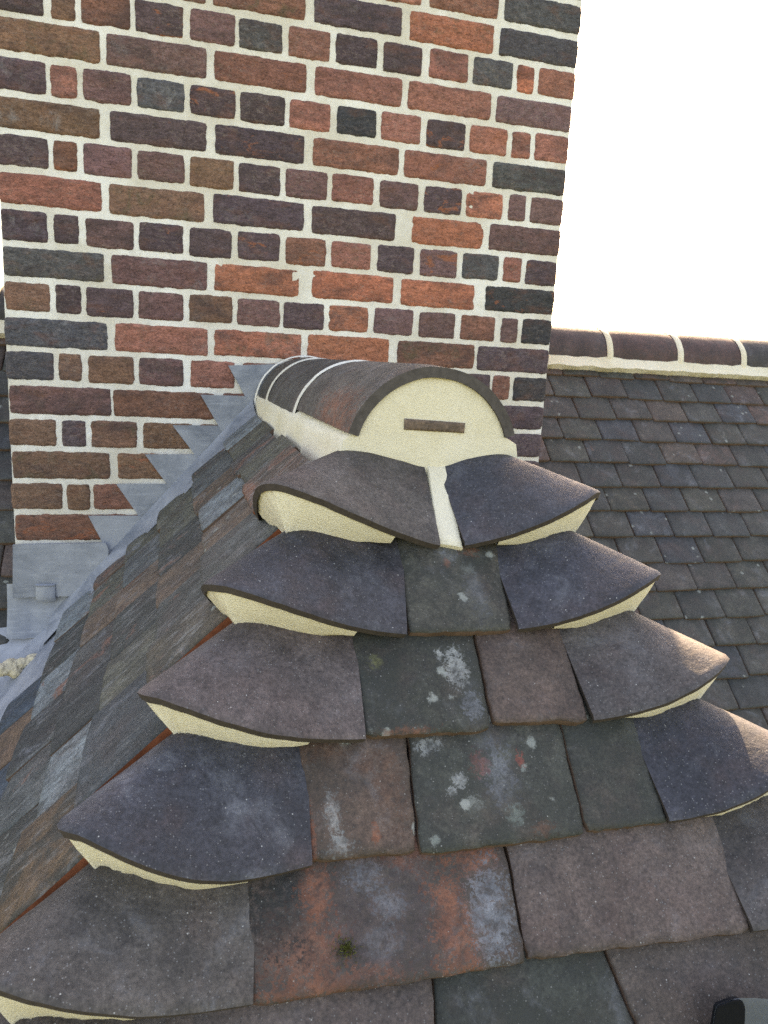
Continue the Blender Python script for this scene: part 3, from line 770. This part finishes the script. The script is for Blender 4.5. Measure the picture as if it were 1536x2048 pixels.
VALLEY = lambda yy: TL0X + (((yy - MY) * 1.126 - .01) - TL0Z) / TR - .045
def main_tile(x, k, single=True):
    y, z = top_y - G_Y * (k + 1), top_z - G_Z * (k + 1)
    j = rm.uniform(-.004, .004)
    m = frame((x, y + j * .7, z + j * .7 + rm.uniform(-.001, .001)), (1, rm.uniform(-.006, .006), rm.uniform(-.012, .012)), (rm.uniform(-.012, .012), C, S))
    if not single: spare.append((m, rm.choice(protos))); return
    me = rm.choice(protos)
    if x < 0:
        lim = VALLEY
        if x > lim(y + .07): return
        if x + .146 > lim(y):
            bm = bmesh.new(); bm.from_mesh(me)
            A, B = Vector((lim(y), y, 0)), Vector((lim(y + .12), y + .12, 0)); nn = Vector(((B - A).y, -(B - A).x, 0)); mi = m.inverted()
            r = bmesh.ops.bisect_plane(bm, geom=bm.verts[:] + bm.edges[:] + bm.faces[:], plane_co=mi @ Vector((A.x, A.y, z)), plane_no=mi.to_3x3() @ nn, clear_outer=True)
            bmesh.ops.holes_fill(bm, edges=[e for e in r['geom_cut'] if isinstance(e, bmesh.types.BMEdge)])
            if not bm.faces: bm.free(); return
            me = me.copy(); bm.to_mesh(me); bm.free()
    red = rm.random() < (.75 if k == 0 else .07)
    o = add('roof_tile', me, main, rm.choice([srgb(102, 80, 76), srgb(92, 76, 74), srgb(96, 84, 80)]) if red else rm.choice(MT),
            dict(rust=max(0, rm.uniform(-.3, .5)), bloom=rm.uniform(.1, .75), lichen=max(0, rm.uniform(-.5, .7)), algae=rm.uniform(.1, .7), speck=rm.uniform(.2, .8)), m)
singles = 0
for k in range(0, 22):
    off = .0725 * (k % 2) + rm.uniform(-.012, .012)
    for i in range(-17, 31):
        x = i * .1455 + off
        inview = (k < 15 and -.72 < x < -.30) or (k < 16 and .86 < x < 2.45)
        if inview and singles < 296 and not (x > 1.95 and k > 9) :
            main_tile(x, k); singles += 1
        elif x > .84 or x + .17 < VALLEY(top_y - G_Y * (k + 1)): main_tile(x, k, False)
parts = []
for m, me in spare: parts.append(([tuple(m @ v.co) for v in me.vertices], [tuple(p.vertices) for p in me.polygons]))
V, Fc = join_parts(parts)
o = link('roof_tiles', V, Fc, M_TILE, main, angle=50, color=srgb(74, 71, 71), props=dict(rust=.2, bloom=.4, lichen=.1, algae=.4, speck=.5)); o['kind'] = 'stuff'
print('main tiles', singles, 'spare', len(spare))
# half-round ridge along the main roof
RY, RZ, RR = MY + .125, .058, .108
x = -2.35; i = 0
joints = [1.491 - .29 * j for j in range(13, 0, -1)] + [1.491, 1.787, 2.067] + [2.067 + .29 * j for j in range(1, 8)]
def along_x(x0, x1, r, y0, z0, a0, a1, n=25, m=7, seed=0, amp=.001):
    V = []
    for j in range(m):
        xx = x0 + (x1 - x0) * j / (m - 1)
        for i in range(n):
            a = rad(a0 + (a1 - a0) * i / (n - 1)); rr = r + amp * nz(a * 3, xx * 20, seed) - (.003 if j in (0, m - 1) else 0)
            V.append((xx, y0 - rr * math.cos(a), z0 + rr * math.sin(a)))
    return V, grid_faces(n, m, 0, False)
for a, b in zip(joints, joints[1:]):
    V, Fc = along_x(a + .011, b - .011, RR, RY, RZ, -5, 185, seed=rm.uniform(0, 99)); k = len(V)
    V2, F2 = along_x(a + .011, b - .011, RR - .014, RY, RZ, -5, 185); V += V2; Fc += [tuple(k + i for i in q[::-1]) for q in F2]
    r = ring(25, 7)
    for q in range(len(r)): Fc.append((r[q], r[(q + 1) % len(r)], k + r[(q + 1) % len(r)], k + r[q])[::-1])
    cx0 = (a + b) / 2
    link('ridge_tile', [(p[0] - cx0, p[1] - RY, p[2] - RZ) for p in V], Fc, M_SMOOTH, main, angle=50, matrix=Matrix.Translation((cx0, RY, RZ)),
         color=rm.choice([srgb(84, 68, 70), srgb(72, 66, 68), srgb(94, 70, 70)]), props=dict(rust=rm.uniform(0, .2), bloom=.3, lichen=0, algae=.2, speck=.4))
for a in joints:
    V, Fc = along_x(a - .0125, a + .0125, RR + .002, RY, RZ, -8, 188, m=5, amp=.003, seed=a)
    link('mortar_joint', V, Fc, M_BED, main, angle=60)
V = []; nn = 420
for i in range(nn):                             # bedding fillet under the ridge, both sides
    xx = -2.45 + 6.6 * i / (nn - 1)
    w1, w2 = .003 * nz(xx * 24, 1, 2), .006 * nz(xx * 16, 5, 2) + .003 * nz(xx * 60, 5, 1)
    V += [(xx, RY - .088, RZ + .03), (xx, RY - .105 + w1, RZ + .004 + w1), (xx, RY - .112 + w1, RZ - .010), (xx, RY - .130 + w2, RZ - .034 + w2), (xx, RY - .10, RZ - .06),
          (xx, RY + .10, RZ - .06), (xx, RY + .14, RZ - .045), (xx, RY + .112, RZ - .008), (xx, RY + .088, RZ + .03)]
Fc = [(i * 9 + j, i * 9 + j + 1, i * 9 + 10 + j, i * 9 + 9 + j) for i in range(nn - 1) for j in range(8)]
link('ridge_mortar', V, Fc, M_BED, main, angle=40)
# underlay on both slopes and the far slope's covering
yb = top_y - G_Y * 22; zb_ = top_z - G_Z * 22
V = [(-2.5, RY, RZ + .0), (4.4, RY, RZ + .0), (4.4, yb, zb_ - .02), (-2.5, yb, zb_ - .02), (4.4, RY + 1.6, RZ - 1.8), (-2.5, RY + 1.6, RZ - 1.8)]
V = [(x, y + .0, z - .035) for x, y, z in V]
o = link('roof_deck', V, [(0, 3, 2, 1), (0, 1, 4, 5)], M_DECK, main, smooth=False)

# ------------------------------------------------------------------ lead work
def w_at(px, py, y): r = ray(px, py); return r * (y / r.y)
step_pts = [(560, 728), (456, 731), (491, 779), (500, 791), (401, 789), (439, 851), (345, 850), (389, 908), (290, 908), (334, 967), (233, 967), (277, 1030), (177, 1030), (214, 1077), (232, 1200)]
flash = empty('step_flashing', (.0, YW, -.4), 'grey stepped lead flashing climbing the left foot of the chimney', 'flashing')
TL0 = Vector((.069, 1.8, -.2225)); NL = Vector((-TR, 0, 1))
def sheet(poly, y_front, name, parent, t=.003, holes=None, lump=.0012):
    """upright lead plate in front of the stack: outline in (x, z), thickness t"""
    bm = bmesh.new(); vs = [bm.verts.new((p[0], y_front, p[1])) for p in poly]; f0 = bm.faces.new(vs)
    bmesh.ops.triangulate(bm, faces=[f0]); bmesh.ops.subdivide_edges(bm, edges=bm.edges, cuts=5, use_grid_fill=True); bmesh.ops.subdivide_edges(bm, edges=bm.edges, cuts=1, use_grid_fill=True)
    for v in bm.verts: v.co.y -= lump * nz(v.co.x * 14, v.co.z * 14, 3)
    for f in bm.faces:
        if f.normal.y > 0: f.normal_flip()
    r = bmesh.ops.extrude_face_region(bm, geom=bm.faces[:])
    for v in [e for e in r['geom'] if isinstance(e, bmesh.types.BMVert)]: v.co.y += t
    bmesh.ops.recalc_face_normals(bm, faces=bm.faces)
    me = bpy.data.meshes.new(name); bm.to_mesh(me); bm.free(); me.materials.append(M_LEAD)
    me.polygons.foreach_set('use_smooth', [True] * len(me.polygons)); me.set_sharp_from_angle(angle=rad(40))
    o = add(name, me, parent); return o
# each saw-tooth of the flashing is its own piece of lead, lapping the next
zl = lambda x: TL0.z + (x - TL0.x) * TR - .02
teeth = [((456, 731), (560, 728), (491, 779)), ((401, 789), (497, 792), (439, 851)), ((345, 850), (440, 851), (389, 908)), ((290, 908), (390, 908), (334, 967)),
         ((233, 967), (335, 967), (277, 1030)), ((177, 1030), (278, 1030), (214, 1078))]
for i, (a, b, c) in enumerate(teeth):
    A, B, Cc = (w_at(*p, YW) for p in (a, b, c))
    lo = Cc + (Cc - A) * .9
    xr = B.x + .045
    poly = [(A.x, A.z), (B.x, B.z), (xr, B.z - .03 if i else B.z - .002), (xr, zl(xr) - .01), (lo.x - .02, zl(lo.x - .02) - .01), (Cc.x, Cc.z)]
    if i == 0: poly = [(A.x, A.z), (B.x, B.z), (B.x + .02, zl(B.x + .02)), (Cc.x + .02, zl(Cc.x + .02)), (Cc.x, Cc.z)]
    sheet(poly, YW - .0055 - .0018 * (i % 2) - .0004 * i, 'lead_step', flash)
# the flange that turns out over the roof beside the stack
nL = Vector((-S, 0, C)); V = []; na, nb = 40, 9
for i in range(na):
    x = .16 - .47 * i / (na - 1)
    for j in range(nb):
        y = YW - .0085 - (.135) * j / (nb - 1)
        z = TL0.z + (x - TL0.x) * TR - .016 + .030 * (1 - j / (nb - 1)) ** 2 + .003 * nz(x * 16, y * 16, 3)
        V.append((x, y + .006 * nz(x * 22, 3, 1) * (j == nb - 1), z))
Fc = grid_faces(nb, na)
link('lead_flange', V, Fc, M_LEAD, flash, angle=60)
ap = empty('lead_apron', (-.28, YW, -.52), 'flat grey lead apron with a clipped corner across the foot of the chimney', 'flashing')
Pt = lambda px, py: (w_at(px, py, YW - .014).x, w_at(px, py, YW - .014).z)
sheet([Pt(27, 1088), Pt(212, 1084), Pt(218, 1098), Pt(217, 1122), Pt(150, 1190), Pt(27, 1194)], YW - .022, 'apron_sheet', ap, .006, lump=.002)
# the folded clip that holds the apron's lower edge
cx0, cx1 = Pt(73, 1178)[0], Pt(112, 1178)[0]; zt_, zb2 = Pt(90, 1166)[1], Pt(90, 1192)[1]
V = []; prof = [(-.017, zb2 - .012), (-.024, zb2 - .004), (-.025, zb2 + .004), (-.022, zt_ - .006), (-.026, zt_ - .001), (-.018, zt_ + .001)]
for (dy, z) in prof:
    for x in (cx0, cx0 * .85 + cx1 * .15, cx0 * .15 + cx1 * .85, cx1): V.append((x, YW - .006 + dy + (.004 if x in (cx0, cx1) else 0), z))
link('clip', V, grid_faces(4, len(prof)), M_LEAD, ap, angle=40)
val = empty('lead_valley', (-.36, 1.7, -.72), 'pale blue grey sheet lead lining the valley left of the chimney foot', 'valley')
# upstand below the apron
V = []; na, nb = 26, 12
for j in range(nb):
    z = -.56 - .125 * j / (nb - 1)
    for i in range(na):
        x = -.405 + .20 * i / (na - 1)
        V.append((x, YW - .006 - .03 * (j / (nb - 1)) ** 2 + .004 * nz(x * 30, z * 8, 6) - .004 * max(0, 1 - abs(x + .365) / .010) * (j / nb), z))
link('upstand', V, grid_faces(na, nb), M_LEAD, val, angle=60)
# the two wings either side of the valley line
def left_surface(x, y):
    k = 5.0
    for _ in range(12):
        q = (y - YK(k)) / (Y_END - YK(k)); X = XL_HIP(k) + (XL_WALL(k) - XL_HIP(k)) * q
        k += (X - x) / .066
    return ZK(k)
V = []; na, nb = 44, 30
for i in range(na):
    y = 1.862 - .95 * i / (na - 1)
    zv = (y - MY) * 1.126 - .01; xv = TL0.x + (zv - TL0.z) / TR      # valley bottom
    for j in range(nb):
        f_ = -1 + 2 * j / (nb - 1)
        d = abs(f_)
        if f_ < 0: p = Vector((xv - .0 - .25 * d, y + .0, zv + .004))
        else: wv = -.245 - xv; p = Vector((xv + wv * d, y, 0)); p.z = (zv + wv * d * TR) * (1 - d) + left_surface(p.x, y) * d - .026 * d
        p.z += .012 * (1 - d) ** 3 - .004 + .004 * nz(p.x * 13, p.y * 13, 4) + (.004 if f_ > 0 else 0)
        V.append(tuple(p))
Fc = grid_faces(nb, na)
link('valley_sheet', V, Fc, M_LEAD, val, angle=60)

# ------------------------------------------------------------------ loose things
# squashed lump of mortar on the valley lead
bm = bmesh.new()
rl = random.Random(5)
for (x, y, z, r, sx_, sy_, sz_) in ((0, 0, 0, .021, 1, 1, .8), (.022, .004, .006, .017, 1.1, 1, .75), (.042, .012, .012, .014, 1.3, .9, .7), (-.016, -.008, -.004, .017, 1, 1, .8), (.010, -.012, -.006, .014, 1, 1, .8), (.055, .014, .020, .008, 1.6, .8, .7)):
    mtx = Matrix.Translation((x, y, z)) @ Matrix.Diagonal((sx_, sy_, sz_, 1))
    bmesh.ops.create_icosphere(bm, subdivisions=4, radius=r, matrix=mtx)
for v in bm.verts:
    p = v.co * 60; v.co += v.normal * (.0075 * noise.noise(p * .8) + .0040 * noise.noise(p * 2.1) + .0016 * noise.noise(p * 5))
me = bpy.data.meshes.new('mortar_lump'); bm.to_mesh(me); bm.free(); me.materials.append(mortar_material('dried_mortar', (.50, .42, .28, 1), (.60, .53, .39, 1), 1.5, .3)); me.polygons.foreach_set('use_smooth', [True] * len(me.polygons))
lump = add('mortar_lump', me, None); lp = on_plane(24, 1334, TL0 + Vector((0, 0, .012)), NL); lump.location = lp
tag(lump, 'lumpy blob of cream mortar lying on the valley lead by the left edge', 'mortar')
# tuft of moss on the stained tile
bm = bmesh.new(); rg = random.Random(8)
mp = on_plane(692, 1898, P_FRONT + Vector((0, -.2136, -.2406)) + Vector((0, .003, .004)), nT)
for i in range(260):
    a = rg.uniform(0, 6.28); r = abs(rg.gauss(0, .0052)); b = Vector((r * math.cos(a) * 1.25, r * math.sin(a) * C * .95, r * math.sin(a) * S * .95))
    d = (nT + Vector((rg.uniform(-.8, .8), rg.uniform(-.8, .8), rg.uniform(-.5, .8)))).normalized(); sd_ = d.cross(Vector((rg.random(), rg.random(), rg.random()))).normalized() * .0006
    h = rg.uniform(.0025, .0055) * (1 - r * 30 if r < .02 else .4)
    vs = [bm.verts.new(b - sd_), bm.verts.new(b + sd_), bm.verts.new(b + d * h)]; bm.faces.new(vs)
me = bpy.data.meshes.new('moss_tuft'); bm.to_mesh(me); bm.free(); me.materials.append(plain('moss', (.12, .125, .035, 1), .9, .1, .5, 300))
ms = add('moss_tuft', me, None); ms.location = mp
tag(ms, 'tiny olive green moss tuft on the big orange stained tile', 'moss')
# ribbed plastic tool end in the lower right corner
tool = empty('tool_end', on_plane(1500, 2035, P_FRONT + nT * .02, N_FRONT), 'blurred dark grey tool end with black ribbed edge in the lower right corner', 'tool')
prof = [(0, -.022), (0, .017), (.002, .0195), (.008, .0208), (.016, .0222), (.023, .0216), (.028, .0185), (.0315, .012), (.0335, 0), (.036, -.022)]
V = []; st = [(0, 1), (.003, 1.04), (.02, 1.06), (.045, 1.02), (.06, .9)]
for (d, s) in st:
    for (x, z) in prof: V.append((x * s + d * 1.0, d * .12, z * s - d * .34))
m = len(prof)
Fc = [(j * m + i, j * m + i + 1, (j + 1) * m + i + 1, (j + 1) * m + i) for j in range(len(st) - 1) for i in range(m - 1)] + [tuple(range((len(st) - 1) * m, len(st) * m))]
tb = link('body', V, Fc, M_PLASTIC, tool, angle=50); tb.matrix_basis = Matrix.Identity(4)
V = [(x * .97 + .0005, -.001, z * .97) for x, z in prof]; k = len(V); V += [(x, .003, z) for x, z in prof]
Fc = [tuple(range(k))] + [(i, k + i, k + i + 1, i + 1) for i in range(k - 1)]
for q in range(11):                             # teeth along the top of the end face
    x = .0035 + .0023 * q; z = .0195 + .0018 * math.sin(q * .33) - .0009 * max(0, q - 8) ** 1.6; k = len(V)
    V += [(x - .0009, -.0013, z - .002), (x + .0009, -.0013, z - .002), (x, .0042, z + .0022), (x, .0005, z - .004)]
    Fc += [(k, k + 1, k + 2), (k, k + 3, k + 1), (k + 1, k + 3, k + 2), (k, k + 2, k + 3)]
link('ribbed_face', V, Fc, M_RUBBER, tool, smooth=False).matrix_basis = Matrix.Identity(4)
tool.location = on_plane(1426, 2048, P_FRONT + nT * .022, N_FRONT)
bpy.context.view_layer.update()
